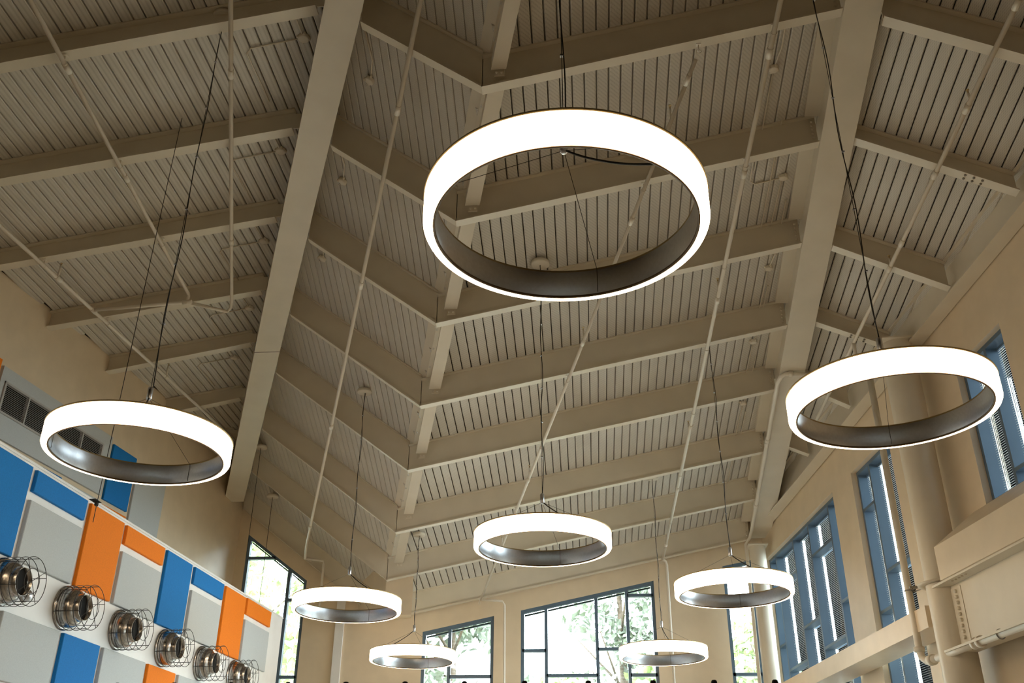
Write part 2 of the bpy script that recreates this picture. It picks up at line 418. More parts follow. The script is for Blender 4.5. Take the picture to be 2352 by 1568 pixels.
def columns():
    def column(x, y, r, top, label, wall='steel', extra=None):
        e = empty('round_column', (x, y, 0), label, 'column')
        obj('shaft', MB().lathe([(r, 0), (r, top)], (x, y, 0), (0, 0, 1), 48), wall, e)
        obj('cap_plate', MB().box(x - r - .04, x + r + .04, y - r - .04, y + r + .04, top, top + .025), 'steel', e)
        return e
    column(3.92, 22.30, .18, 7.80, 'slim white round column under the far end of the right girder')
    e = column(5.09, 14.30, .255, 8.84, 'stout cream round column standing against the right window wall')
    # collar plate on the column
    m = MB().lathe([(.25, 0), (.36, 0), (.36, .025), (.25, .025)], (5.09, 14.30, 4.98), (0, 0, 1), 40, True); obj('collar', m, 'steel', e)
    # spandrel box in front of the windows
    def sp(y0, y1, o0, o1, z0, z1):
        zz = lambda y: .02 * (18.7 - y)
        return MB().hexa([(wr(y0) + o0, y0, z0 + zz(y0)), (wr(y0) + o1, y0, z0 + zz(y0)), (wr(y1) + o1, y1, z0 + zz(y1)), (wr(y1) + o0, y1, z0 + zz(y1))],
                         [(wr(y0) + o0, y0, z1 + zz(y0)), (wr(y0) + o1, y0, z1 + zz(y0)), (wr(y1) + o1, y1, z1 + zz(y1)), (wr(y1) + o0, y1, z1 + zz(y1))])
    m = sp(14.5, 22.9, -.60, -.06, 4.35, 4.655)
    tag(obj('spandrel_beam', m, 'wall'), 'cream boxed spandrel beam crossing in front of the right hand windows', 'beam')
    m = sp(14.62, 15.95, -.10, -.0, 4.66, 5.0); 
    # fascia with a sloping ledge under the nearest window
    y0, y1 = 2.0, 13.82
    prof = [(-.65, 4.93), (-.65, 5.40), (-.0, 5.90), (-.0, 4.93)]
    m = MB().loft([(wr(y0) + o, y0, z - .0) for o, z in prof], [(wr(y1) + o, y1, z) for o, z in prof])
    tag(obj('fascia_box', m, 'wall'), 'cream fascia with sloping ledge below the nearest right window', 'fascia')
    # plate girder under the fascia
    e = i_beam('plate_girder', (wr(y0) - .62, y0, 4.02), (wr(14.15) - .62, 14.15, 4.02), .42, 4.93, 4.93,
               'deep cream plate girder bolted to the stout column at lower right', 'girder', wv=(1, .15, 0), t=.03)
    a = .425
    m = MB().hexa([(wr(13.78) - a, 13.78, 4.10), (wr(14.06) - a, 14.06, 4.10), (wr(14.06) - a + .015, 14.06, 4.10), (wr(13.78) - a + .015, 13.78, 4.10)],
                  [(wr(13.78) - a, 13.78, 4.86), (wr(14.06) - a, 14.06, 4.86), (wr(14.06) - a + .015, 14.06, 4.86), (wr(13.78) - a + .015, 13.78, 4.86)])
    obj('shear_plate', m, 'steel', e)
    m = MB()
    for i in range(9): m.lathe([(0, -.03), (.022, -.03), (.026, -.02), (.026, 0)], (wr(13.90) - a, 13.90, 4.80 - .0775 * i), (1, .15, 0), 10)
    obj('bolt_row', m, 'steel', e, kind='stuff')
    m = MB()
    for i in range(5): m.lathe([(0, 0), (.02, 0), (.02, -.02)], (wr(13.7 - .09 * i) - .55, 13.7 - .09 * i, 4.91), (0, 0, 1), 8)
    obj('flange_bolts', m, 'steel', e, kind='stuff')
columns()

# ------------------------------------------------------------------ windows
NW = [0]
def window(axis, openings, mull, trans, label, blinds=True, sill=SILL):
    """axis: dict with P(s, depth, z) -> point; openings s0, s1, head(s); mull list of s; trans list of (s0, s1, z)"""
    P, s0, s1, head = axis['P'], openings[0], openings[1], openings[2]
    NW[0] += 1
    mid = P((s0 + s1) / 2, .2, sill)
    e = empty(f'window_{NW[0]}', mid, kind='structure'); e['label'] = label
    fw, d0, d1 = axis['fw'], axis['d0'], axis['d1']
    def bar(a0, a1, z0a, z0b, z1a, z1b, da=d0, db=d1):
        return MB().hexa([P(a0, da, z0a), P(a1, da, z0b), P(a1, db, z0b), P(a0, db, z0a)], [P(a0, da, z1a), P(a1, da, z1b), P(a1, db, z1b), P(a0, db, z1a)])
    obj('head_frame', bar(s0, s1, head(s0) - fw * 1.1, head(s1) - fw * 1.1, head(s0), head(s1)), 'frame', e)
    obj('sill_frame', bar(s0, s1, sill, sill, sill + fw, sill + fw), 'frame', e)
    for a in (s0, s1 - fw): obj('jamb_frame', bar(a, a + fw, sill + fw, sill + fw, head(a) - fw, head(a + fw) - fw), 'frame', e)
    for a in mull: obj('mullion', bar(a - fw / 2, a + fw / 2, sill + fw, sill + fw, head(a - fw / 2) - fw, head(a + fw / 2) - fw), 'frame', e)
    for a0, a1, z in trans:
        z0, z1 = (z, z) if not isinstance(z, tuple) else z
        obj('transom', bar(a0, a1, z0 - fw * .45, z1 - fw * .45, z0 + fw * .45, z1 + fw * .45), 'frame', e)
    ed = [s0 + fw] + [q for a in mull for q in (a - fw / 2, a + fw / 2)] + [s1 - fw]
    dg = axis['dg']
    for a0, a1 in zip(ed[::2], ed[1::2]):
        obj('pane', bar(a0, a1, sill + fw, sill + fw, head(a0) - fw * 1.1, head(a1) - fw * 1.1, dg, dg + .012), 'glass', e)
        if blinds:
            m = MB(); db = axis['db']; z = axis['bz']
            zt = max(head(a0), head(a1)) - fw * 1.1
            sp = axis['sp']
            while z < zt - .05:
                b0, b1 = a0 + .015, a1 - .015
                if z > min(head(a0), head(a1)) - fw * 1.1 - .05:      # clip the slat under the raking head
                    t = (z + .05 + fw * 1.1 - head(a0)) / (head(a1) - head(a0)); sx = a0 + (a1 - a0) * t
                    if head(a1) > head(a0): b0 = max(b0, sx)
                    else: b1 = min(b1, sx)
                if b1 - b0 > .03:
                    m.hexa([P(b0, db, z), P(b1, db, z), P(b1, db + .014, z + .003), P(b0, db + .014, z + .003)],
                           [P(b0, db, z + .0014), P(b1, db, z + .0014), P(b1, db + .014, z + .0044), P(b0, db + .014, z + .0044)])
                z += sp
            obj('blind_slats', m, 'blind', e, kind='stuff')
            m = MB(); n = max(2, int((a1 - a0) / .55) + 1)
            for i in range(n):
                a = a0 + .10 + (a1 - a0 - .20) * i / (n - 1); zt_ = head(a) - fw * 1.1
                m.tube([P(a, db + .012, axis['bz']), P(a, db + .012, zt_)], .0022, 4)
            obj('blind_cord', m, 'wire', e, kind='stuff')
            m = bar(a0 + .005, a1 - .005, head(a0) - fw * 1.1 - .05, head(a1) - fw * 1.1 - .05, head(a0) - fw * 1.1 - .012, head(a1) - fw * 1.1 - .012, db - .01, db + .03)
            obj('blind_head_rail', m, 'frame', e)
    # sky portal just outside the opening
    return e
FAR = dict(P=lambda s, d, z: (s, YF + d, z), fw=.075, d0=.02, d1=.14, dg=.11, db=.15, bz=3.0, sp=.031)
def lin(o): return lambda s: o[2] + (o[3] - o[2]) * (s - o[0]) / (o[1] - o[0])
o = FAR_OPEN
FAR['bz'] = FSILL + .1
window(FAR, (o[0][0], o[0][1], lin(o[0])), [-7.23], [(-8.3, -7.62, 7.89), (-7.2, -6.8, 6.86), (-7.2, -6.8, 5.09)], 'raking window at the far left of the end wall, green trees behind its blinds', sill=FSILL)
window(FAR, (o[1][0], o[1][1], lin(o[1])), [-3.24], [(-3.22, -2.25, 5.08)], 'smaller raking window left of centre in the end wall', sill=FSILL)
window(FAR, (o[2][0], o[2][1], lin(o[2])), [-.995, .18, .90], [(-1.55, -1.0, 5.645), (-.99, .18, 5.095), (.19, .90, 5.67), (.91, 1.52, 6.88), (.91, 1.52, 5.095)], 'wide four bay raking window in the middle of the end wall', sill=FSILL)
window(FAR, (o[3][0], o[3][1], lin(o[3])), [], [(3.2, 3.84, 5.095)], 'narrow tall window beside the slim white column', sill=FSILL)
RGT = dict(P=lambda s, d, z: (wr(s) + d, s, z), fw=.06, d0=.10, d1=.30, dg=.30, db=.25, bz=1.5, sp=.034)
lv = lambda z0, y: z0 + .04 * (22.6 - y)
def tr(y0, y1, z0): return (y0, y1, (lv(z0, y0), lv(z0, y1)))
window(RGT, (12.19, 13.47, headz), [12.83], [(12.22, 12.83, 6.16)], 'nearest window in the right wall, above the sloping ledge', sill=5.9)
window(RGT, (15.92, 17.58, headz), [17.04], [tr(17.04, 17.56, 6.91), tr(15.95, 17.04, 5.65), tr(17.04, 17.56, 5.07)], 'middle window in the right wall behind the tall pipe')
window(RGT, (18.53, 22.88, headz), [19.12, 20.28, 21.25, 22.42], [tr(19.12, 20.28, 6.92), tr(20.28, 21.25, 5.70), tr(18.55, 19.12, 5.68), tr(21.25, 22.4, 6.92), tr(22.4, 22.86, 5.66), tr(21.25, 22.4, 5.07), tr(19.12, 20.28, 5.07)], 'farthest and widest window in the right wall with five bays')

window(FAR, (LOW_FAR[0], LOW_FAR[1], lambda s: LOW_FAR[3]), [-4.0, -2.6, -1.2, .2, 1.6], [(-5.4, 3.0, 2.4)], 'added unseen glazing below the end windows, put in to light the floor', False, sill=LOW_FAR[2])
window(RGT, (LOW_RIGHT[0], LOW_RIGHT[1], lambda s: LOW_RIGHT[3]), [11.45], [], 'added unseen low glazing of the right wall under the plate girder, for floor daylight', False, sill=LOW_RIGHT[2])

def portals():
    def por(name, loc, sx, sy, mtx):
        l = bpy.data.lights.new(name, 'AREA'); l.shape = 'RECTANGLE'; l.size = sx; l.size_y = sy; l.cycles.is_portal = True
        ob = bpy.data.objects.new(name, l); COL.objects.link(ob); ob.matrix_world = Matrix.Translation(loc) @ mtx.to_4x4()
    for x0, x1, a, b in FAR_OPEN + [LOW_FAR[:2] + (LOW_FAR[3],) * 2]:
        h = max(a, b); sl = LOW_FAR[2] if x0 == LOW_FAR[0] else FSILL; m = Matrix(((1, 0, 0), (0, 0, 1), (0, -1, 0))).transposed()
        m = Matrix(((1, 0, 0), (0, 0, 1), (0, 1, 0)))   # local z -> +Y, so light leaves along -Y
        por('sky_portal', ((x0 + x1) / 2, YF + .5, (h + sl) / 2), x1 - x0 + .1, h - sl + .1, m)
    for y0, y1 in RIGHT_OPEN + [LOW_RIGHT[:2]]:
        sl = 5.9 if 12 < y0 < 13 else SILL; ym = (y0 + y1) / 2; h = headz(y0)
        if y0 == LOW_RIGHT[0]: sl, h = LOW_RIGHT[2:]
        n = Vector((1, .15, 0)).normalized(); t = Vector((-.15, 1, 0)).normalized(); up = Vector((0, 0, 1))
        m = Matrix((t, up, n)).transposed()
        por('sky_portal', (wr(ym) + .5, ym, (h + sl) / 2), y1 - y0 + .1, h - sl + .1, m)
portals()

# ------------------------------------------------------------------ acoustic panels and louver
def panel(surf, y0, y1, z0, z1, colour, label, group, t=.05):
    """one fabric wrapped board on a wall x = surf(y)"""
    e = empty('acoustic_panel', (surf((y0 + y1) / 2), (y0 + y1) / 2, z0), label, 'panel', group)
    q = lambda a, z, b: [(surf(y0) + a, y0 + b, z), (surf(y1) + a, y1 - b, z)]
    m = MB(); c = .008
    rings = []
    for a, i in ((0.002, 0), (t - c, 0), (t, c)):
        rings.append([(surf(y0) + a, y0 + i, z0 + i), (surf(y1) + a, y1 - i, z0 + i), (surf(y1) + a, y1 - i, z1 - i), (surf(y0) + a, y0 + i, z1 - i)])
    for A, B in zip(rings, rings[1:]): m.loft(A, B, False)
    m.add(rings[-1], [(0, 1, 2, 3)]); m.add(rings[0], [(3, 2, 1, 0)])
    obj('fabric_face', m, colour, e)
    return e
GP = 'acoustic panels on the white partition'
UP = [(8.72, 9.94, 4.66, 5.41, 'grey', 'grey square panel half cut by the left photo edge in the upper partition row'),
      (8.72, 9.94, 5.52, 5.80, 'blue', 'narrow blue panel above the grey panel at the left photo edge'),
      (10.05, 10.98, 4.66, 5.80, 'blue', 'tall blue acoustic panel at the left edge of the photo, above the nearest nozzle'),
      (11.09, 12.31, 5.52, 5.80, 'blue', 'long low blue panel next to the tall blue panel at the left edge'),
      (11.09, 12.31, 4.66, 5.41, 'grey', 'grey panel below the nearest low blue panel'),
      (12.42, 13.35, 4.66, 5.80, 'orange', 'tall orange panel nearest the camera, above the second nozzle'),
      (13.45, 14.69, 5.52, 5.80, 'orange', 'low orange panel right of the nearest tall orange panel'),
      (13.45, 14.69, 4.66, 5.41, 'grey', 'grey panel below the nearer low orange panel, above the third nozzle'),
      (14.80, 15.72, 4.66, 5.80, 'blue', 'tall blue panel in mid row, above the fourth nozzle'),
      (15.85, 17.08, 5.52, 5.80, 'blue', 'low blue panel between the far tall blue and far tall orange panels'),
      (15.85, 17.08, 4.66, 5.41, 'grey', 'grey panel below the farther low blue panel'),
      (17.19, 18.14, 4.66, 5.80, 'orange', 'tall orange panel farther from the camera, above the fifth nozzle'),
      (18.24, 19.51, 5.52, 5.82, 'orange', 'low orange panel at the far end of the partition'),
      (18.24, 19.51, 4.66, 5.42, 'grey', 'pale grey panel at the far end of the partition')]
for a in UP: panel(pa, *a, GP)
LOW = [(11.09, 12.31, 3.30, 4.05, 'grey', 'large grey panel in the lower row at the left photo edge'),
       (12.42, 13.34, 2.90, 4.05, 'blue', 'blue panel in the lower row below the second nozzle'),
       (13.45, 14.69, 3.30, 4.05, 'grey', 'grey panel in the lower row between the blue and orange panels'),
       (14.80, 15.73, 2.90, 4.05, 'orange', 'orange panel in the lower row at the bottom photo edge'),
       (15.85, 17.08, 3.30, 4.05, 'grey', 'grey panel in the lower row right of the orange one'),
       (11.09, 12.31, 2.90, 3.20, 'orange', 'dark sliver of a panel under the large grey panel, bottom left corner')]
for a in LOW: panel(pa, *a, GP)
GU = 'acoustic panels on the upper left wall'
UW = [(12.70, 13.86, 7.56, 8.84, 'orange', 'orange panel just entering the photo high on the left wall'),
      (17.29, 18.11, 7.53, 8.66, 'blue', 'tall blue panel on the upper left wall seen through the left ring light'),
      (18.21, 19.32, 7.34, 8.55, 'grey', 'tall grey panel at the far end of the upper left wall'),
      (13.93, 15.06, 6.6, 7.52, 'grey', 'grey strip of panel behind the partition top at the left photo edge'),
      (15.15, 15.99, 6.6, 7.50, 'blue', 'blue strip of panel showing above the partition top'),
      (16.09, 17.18, 6.6, 7.47, 'grey', 'grey strip of panel showing above the partition top, behind the hanging bracket'),
      (17.29, 18.12, 6.6, 7.43, 'orange', 'orange strip of panel showing above the partition top')]
for a in UW: panel(wl, *a, GU)
def louver():
    y0, y1, z0, z1 = 13.93, 17.19, 7.57, 8.76
    e = empty('louver_panel', (wl(15.5), 15.5, z0), 'wide grey panel with a louvered air grille on the upper left wall', 'grille')
    def bx(a, b, c, d, o0, o1):
        return MB().hexa([(wl(a) + o0, a, c), (wl(b) + o0, b, c), (wl(b) + o1, b, c), (wl(a) + o1, a, c)], [(wl(a) + o0, a, d), (wl(b) + o0, b, d), (wl(b) + o1, b, d), (wl(a) + o1, a, d)])
    g0, g1, h0, h1 = 14.03, 16.93, 7.97, 8.52
    for q in ((y0, y1, h1, z1), (y0, y1, z0, h0), (y0, g0, h0, h1), (g1, y1, h0, h1)): obj('backing_board', bx(*q, .002, .05), 'grey', e)
    for q in ((g0, g1, h1 - .035, h1), (g0, g1, h0, h0 + .035), (g0, g0 + .04, h0, h1), (g1 - .04, g1, h0, h1)): obj('grille_frame', bx(*q, .02, .075), 'louver', e)
    for a in (14.67, 15.46, 16.26): obj('divider', bx(a - .015, a + .015, h0 + .035, h1 - .035, .02, .075), 'louver', e)
    n = 16
    for i in range(n):
        z = h0 + .045 + i * (h1 - h0 - .09) / (n - 1)
        a, b = g0 + .04, g1 - .04
        m = MB().hexa([(wl(a) + .03, a, z), (wl(b) + .03, b, z), (wl(b) + .065, b, z - .018), (wl(a) + .065, a, z - .018)], [(wl(a) + .03, a, z + .006), (wl(b) + .03, b, z + .006), (wl(b) + .065, b, z - .012), (wl(a) + .065, a, z - .012)])
        obj('louver_slat', m, 'louver', e)
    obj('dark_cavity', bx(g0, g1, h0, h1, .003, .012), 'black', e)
louver()

# ------------------------------------------------------------------ jet nozzles
def nozzles():
    ys = [10.98, 12.385, 13.82, 15.25, 16.67, 18.09]; z = 4.36
    ax = Vector((1, -.055, -.0)).normalized(); side = Vector((.055, 1, 0)).normalized(); up = Vector((0, 0, 1))
    names = ['nearest the camera, cut by the left photo edge', 'second from the left, under the tall orange panel', 'third from the left', 'fourth from the left, under a tall blue panel',
             'fifth from the left, with a paper tag on its guard', 'farthest, sixth from the left and open to the light']
    meshes = {}
    def parts():
        c = (0, 0, 0)
        f = MB().lathe([(.0, .004), (.285, .004), (.285, .02), (.262, .03), (.25, .03)], c, ax, 48)
        b = MB().lathe([(.25, .02), (.255, .06), (.250, .12), (.232, .165), (.20, .195), (.178, .21)], c, ax, 48)
        t = MB().lathe([(.178, .21), (.170, .225), (.166, .29), (.160, .29), (.158, .20)], c, ax, 48)
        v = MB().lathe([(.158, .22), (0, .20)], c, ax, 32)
        g = MB()
        for h in (.09, .19, .29, .39): g.ring(ax * h, ax, .285, .0045, 40, 5)
        for k in range(6):
            an = k * pi / 3 + .35; d = (side * cos(an) + up * sin(an)) * .285
            g.tube([d + ax * .015, d + ax * .39], .0045, 5)
        g.ring(ax * .39, ax, .15, .004, 32, 5)
        for k in range(2):
            an = k * pi / 2 + .62; d = (side * cos(an) + up * sin(an)) * .285
            g.tube([d + ax * .39, -d + ax * .39], .004, 5)
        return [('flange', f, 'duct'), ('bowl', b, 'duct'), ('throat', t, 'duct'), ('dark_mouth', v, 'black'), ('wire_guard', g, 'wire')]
    P = [(n, mb.mesh(n, m)) for n, mb, m in parts()]
    for i, y in enumerate(ys):
        e = empty('air_nozzle', (pa(y), y, z), f'caged spun steel air nozzle, {names[i]}', 'air nozzle', 'row of air nozzles on the partition')
        for n, me in P:
            ob = bpy.data.objects.new(n, me); COL.objects.link(ob); ob.parent = e; ORG[ob.name] = ORG[e.name]
        if i == 4:
            m = MB(); cx = Vector((pa(y), y, z)) + ax * .385 + side * (-.03) - up * .07
            m.box(cx.x - .004, cx.x + .004, cx.y - .06, cx.y + .04, cx.z - .05, cx.z + .06)
            obj('paper_tag', m, 'white', e)
    y = 11.47; c = Vector((pa(y), y, 4.315))
    e = empty('dome_sensor', c[:], 'small clear grey dome on the white band beside the nearest nozzle', 'sensor')
    obj('base_ring', MB().lathe([(.0, .002), (.085, .002), (.085, .02), (.075, .03)], c, ax, 24), 'louver', e)
    obj('dome', MB().lathe([(.075 * cos(a * pi / 16), .03 + .075 * sin(a * pi / 16)) for a in range(9)], c, ax, 24), 'alu', e)
nozzles()

# ------------------------------------------------------------------ ring lights
def rings():
    RI, RO, HH = .825, .900, .205
    prof_d = [(RI + .012, .004), (RI + .02, 0), (RO - .022, 0), (RO - .008, .006), (RO, .022), (RO, HH - .01), (RO - .004, HH)]
    meshes = [('diffuser', MB().lathe(prof_d, (0, 0, 0), (0, 0, 1), 96).mesh('diffuser', 'lamp')),
              ('inner_band', MB().lathe([(RI + .004, .004), (RI, .010), (RI, HH)], (0, 0, 0), (0, 0, 1), 96).mesh('inner_band', 'alu')),
              ('dark_rim', MB().lathe([(RI + .013, .002), (RI + .013, -.002), (RI - .002, -.002), (RI - .002, .012), (RI + .004, .012)], (0, 0, 0), (0, 0, 1), 96).mesh('dark_rim', 'rim')),
              ('top_cover', MB().lathe([(RI, HH), (RI, HH + .014), (RO + .004, HH + .014), (RO + .004, HH), (RI, HH)], (0, 0, 0), (0, 0, 1), 96).mesh('top_cover', 'brass')),
              ('hub', MB().lathe([(.0, .62), (.018, .62), (.028, .635), (.028, .75), (.012, .765), (0, .765)], (0, 0, 0), (0, 0, 1), 20).mesh('hub', 'alu'))]
    for k in range(3):
        a = k * 2 * pi / 3 + 1.32; q = Vector((cos(a), sin(a), 0)) * (RI - .004)
        meshes.append(('support_cable', MB().tube([(q.x, q.y, .02), (q.x, q.y, HH), (0, 0, .64)], .0022, 5).mesh('support_cable', 'wire')))
    L = [(-.072, 5.09, 5.052, 1, 'CR', -.55, 'glowing ring light nearest the camera, overhead at the centre'),
         (-4.457, 8.792, 5.052, 1, 'LB', -1.2, 'glowing ring light at the left in front of the coloured panels'),
         (2.757, 8.157, 5.052, 1, 'CR', -1.2, 'glowing ring light at the right in front of the stout column'),
         (-.571, 12.407, 5.052, 1, 'CR', -.5, 'glowing ring light in the centre, below and beyond the nearest one'),
         (-4.003, 16.015, 5.052, 1, 'CL', -.3, 'glowing ring light beside the far end of the white partition'),
         (2.238, 15.157, 5.052, 1, 'CR', -.35, 'glowing ring light in front of the narrow window and slim white column'),
         (-3.546, 19.923, 4.897, .955, 'CR', 3.5, 'small far glowing ring light before the smaller end window left of centre'),
         (1.433, 19.73, 4.897, .955, 'CR', -1.4, 'small far glowing ring light before the wide end window right of centre')]
    for x, y, z, sc, bay, cang, label in L:
        e = empty('ring_light', (x, y, z), label, 'pendant light', 'ring lights'); e.scale = (sc, sc, sc)
        for n, me in meshes:
            ob = bpy.data.objects.new(n, me); COL.objects.link(ob); ob.parent = e
        d = {'CR': dCR, 'CL': dCL, 'LB': dLB}[bay](x, y)
        top = (d - .10 - z) / sc
        if bay == 'CR' and x < vx(y) : top = (dCL(x, y) - .1 - z) / sc
        def sub(name, mb, m):
            ob = bpy.data.objects.new(name, mb.mesh(name, m)); COL.objects.link(ob); ob.parent = e; return ob
        sub('drop_cable', MB().tube([(0, 0, .76), (0, 0, top)], .0035, 6), 'wire')
        pts = []; n = 40
        for i in range(n + 1):
            t = i / n; pts.append((.014 * sin(t * 17 + x) + .006, .010 * cos(t * 13), .70 + (top - .70) * t))
        sub('power_cord', MB().tube(pts, .0055, 6), 'wire')
        m = MB()
        for i in range(1, 7): m.box(-.012, .016, -.012, .012, .76 + (top - .76) * i / 7, .775 + (top - .76) * i / 7)
        sub('cable_clips', m, 'alu')['kind'] = 'stuff'
        a = cang; q = Vector((cos(a), sin(a), 0)); pts = []
        for i in range(25):
            t = i / 24; r = .02 + (RI - .03) * t; zz = .63 * (1 - t) + .17 * t - .12 * sin(pi * min(1, t * 1.25)) * (1 - t) + .03 * sin(2 * pi * t)
            pts.append((q.x * r, q.y * r, zz))
        sub('feed_cord', MB().tube(pts, .008, 6), 'wire')
        m = MB().lathe([(0, 0), (.135, 0), (.14, .008), (.14, .055), (.02, .062), (.012, .11)], (0, 0, top), (0, 0, 1), 32)
        sub('canopy', m, 'steel')
    for x, y, lab in ((-7.37, 20.24, 'white ceiling canopy and thin cable close beside the left girder, left of two'), (-7.52, 21.90, 'white ceiling canopy and thin cable hanging before the far left window')):
        d = dCL(x, y)
        e = empty('pendant_canopy', (x, y, d - .16), lab, 'canopy', 'bare cable drops at the far left')
        obj('canopy', MB().lathe([(0, 0), (.135, 0), (.14, .008), (.14, .055), (.02, .062), (.012, .12)], (x, y, d - .16), (0, 0, 1), 32), 'steel', e)
        obj('drop_cable', MB().tube([(x, y, d - .16), (x, y, 5.0)], .006, 6), 'wire', e)
rings()

# ------------------------------------------------------------------ pipes
def pipe_thing(name, label, paths, r, couplings=(), sprigs=(), hangers=(), group='sprinkler pipes', cat='pipe', cr=1.25):
    e = empty(name, paths[0][0], label, cat, group)
    for i, p in enumerate(paths): obj('pipe_run' if i == 0 else 'pipe_branch', MB().tube(p, r, 14), 'pipe', e)
    if couplings:
        for a, b in couplings: obj('coupling', MB().tube([a, b], r * cr, 14), 'pipe', e)
    for p in sprigs:
        x, y, z, h = p
        m = MB().tube([(x, y, z), (x, y, z + h)], r * .55, 8); obj('sprinkler_sprig', m, 'pipe', e)
        m = MB().tube([(x, y, z + h), (x, y, z + h + .03)], r * .4, 8); m.lathe([(0, .05), (.022, .05), (.022, .055), (0, .055)], (x, y, z + h), (0, 0, 1), 10); obj('sprinkler_head', m, 'brass', e)
    for p in hangers:
        x, y, z, h = p
        m = MB().tube([(x, y, z), (x - .0, y - .02, z + h)], .006, 6); m.ring((x, y, z), (0, 1, 0), r * 1.15, .004, 16, 5); m.box(x - .03, x + .03, y - .045, y + .005, z + h - .008, z + h)
        obj('hanger_rod', m, 'pipe', e)
    return e
def along(p, q, y):
    t = (y - p[1]) / (q[1] - p[1]); return tuple(p[i] + (q[i] - p[i]) * t for i in range(3))
def run(p, q, ys_c):
    out = []
    for y in ys_c:
        out.append((along(p, q, y), along(p, q, y + .14)))
    return out
def pipes():
    A0, A1 = (-.55, 4.6, 10.93), (-6.52, 21.75, 7.80)
    pipe_thing('sprinkler_pipe', 'white sprinkler pipe down the steep left slope to the far left window',
        [[A0, A1, (-6.72, 22.45, 7.72), (-6.6, 22.6, 7.70)], [(-6.72, 22.45, 7.72), (-6.32, 22.62, 7.70), (-6.31, 22.64, 7.62), (-6.31, 22.64, 6.4)]], .030,
        run(A0, A1, (9.45, 12.75, 16.7, 20.7)), [(*along(A0, A1, y), .16) for y in (11.6, 15.2)])
    B0, B1 = (1.47, 8.80, 9.955), (-2.49, 22.6, 6.73)
    hB = [(*along(B0, B1, BENT[k] + .05), .09) for k in range(0, 8)]
    pipe_thing('sprinkler_pipe', 'white sprinkler pipe slanting across the broad ceiling slope behind the large ring',
        [[B0, B1], [B1, (-1.99, 22.66, 6.70), (-1.94, 22.68, 6.62), (-1.92, 22.70, 2.0)]], .026,
        run(B0, B1, (9.0, 11.2, 13.7, 17.6, 20.1)), [(*along(B0, B1, y), .20) for y in (9.65, 13.75, 17.6, 20.2)], hB)
    C0, C1 = (2.60, 4.4, 11.02), (1.77, 22.6, 7.62)
    hC = [(*along(C0, C1, BENT[k] + .05), .09) for k in range(0, 8)]
    pipe_thing('sprinkler_pipe', 'white sprinkler pipe running straight down the ceiling left of the right girder',
        [[C0, C1], [C1, (1.84, 22.66, 7.58), (1.86, 22.68, 7.50), (1.84, 22.7, 2.0)]], .031,
        run(C0, C1, (8.9, 10.8, 13.4, 17.0, 19.3, 21.8)), [(*along(C0, C1, y), .20) for y in (13.3, 17.3, 20.9)], hC)
    D0, D1 = (5.0, 5.0, 10.10), (4.40, 17.6, 8.80)
    p = along(D0, D1, 14.66)
    pipe_thing('sprinkler_pipe', 'cream sprinkler pipe across the dark right bay, feeding down to the tall riser',
        [[D0, p, D1], [p, (p[0], 14.68, p[2] - .16), (4.62, 14.80, p[2] - .42), (4.765, 14.87, p[2] - .5)]], .030,
        run(D0, D1, (7.95, 9.45, 10.6, 12.0, 12.6)), [(*along(D0, D1, 9.4), .12), (*along(D0, D1, 12.6), .12)])
    F0, F1 = (-6.0, 4.2, 10.43), (-6.885, 14.25, 10.25)
    J = (-6.90, 14.30, 10.10)
    G0, G1 = (-3.2, 5.4, 10.9), (-6.27, 14.72, 10.33)
    I0, I1 = (-8.95, 9.0, 9.93), (-8.12, 20.5, 10.02)
    T = along(I0, I1, 14.25)
    pipe_thing('sprinkler_pipe', 'white sprinkler pipe entering at the top left corner and ending at the cross pipe',
        [[F0, F1, (-6.89, 14.29, 10.22), J]], .030, run(F0, F1, (8.75, 10.95)), (), [(*along(F0, F1, BENT[k] + .08), .11) for k in range(3)])
    pipe_thing('sprinkler_pipe', 'white sprinkler pipe upright in the picture at upper left, turning into the cross pipe',
        [[G0, G1, (-6.30, 14.80, 10.25), (-6.36, 14.80, 10.17), J]], .030, run(G0, G1, (9.3, 12.9)))
    pipe_thing('sprinkler_pipe', 'white sprinkler main slanting down beside the left wall with its cross pipe',
        [[I0, T, I1], [T, J]], .032, run(I0, I1, (13.1, 14.2, 17.0)) + [((J[0] - .08, J[1], J[2]), (J[0] + .08, J[1], J[2]))],
        [(*along(I0, I1, y), .24) for y in (13.15, 17.05)], [(*along(I0, I1, BENT[k] + .08), .10) for k in (2, 3, 4)])
    # pipe clipped along the right girder
    g = lambda y: (rx(y) - .02, y, rz(y) - .055)
    pipe_thing('sprinkler_pipe', 'white pipe hugging the right girder and dropping before the narrow window',
        [[(4.42, 16.02, 9.02), (4.35, 16.02, 9.16), (3.66, 16.02, 9.20), (3.585, 16.06, 9.17), g(16.3), g(22.2), (3.80, 22.42, 8.05), (3.70, 22.46, 7.9), (3.66, 22.48, 2.0)]], .040,
        [(g(18.2), g(18.32)), (g(20.9), g(21.02)), ((3.72, 16.02, 9.2), (3.80, 16.02, 9.2))])
    # riser
    e = pipe_thing('sprinkler_riser', 'tall tan riser pipe in front of the middle right window, elbowing below the plate girder',
        [[(4.765, 14.87, 8.75), (4.765, 14.89, 4.20), (4.775, 14.86, 4.08), (4.81, 14.80, 4.02), (4.87, 14.5, 4.01)], [(4.87, 14.5, 4.01), (5.05, 13.4, 4.02)], [(5.05, 13.4, 4.02), (5.75, 9.0, 4.03), (6.3, 5.0, 4.03)]], .052,
        [((4.765, 14.89, 4.16), (4.765, 14.89, 4.23)), ((4.83, 14.72, 4.01), (4.85, 14.62, 4.01)), ((5.035, 13.5, 4.02), (5.045, 13.44, 4.02)), ((5.055, 13.37, 4.02), (5.065, 13.31, 4.02))], group=None, cr=1.45)
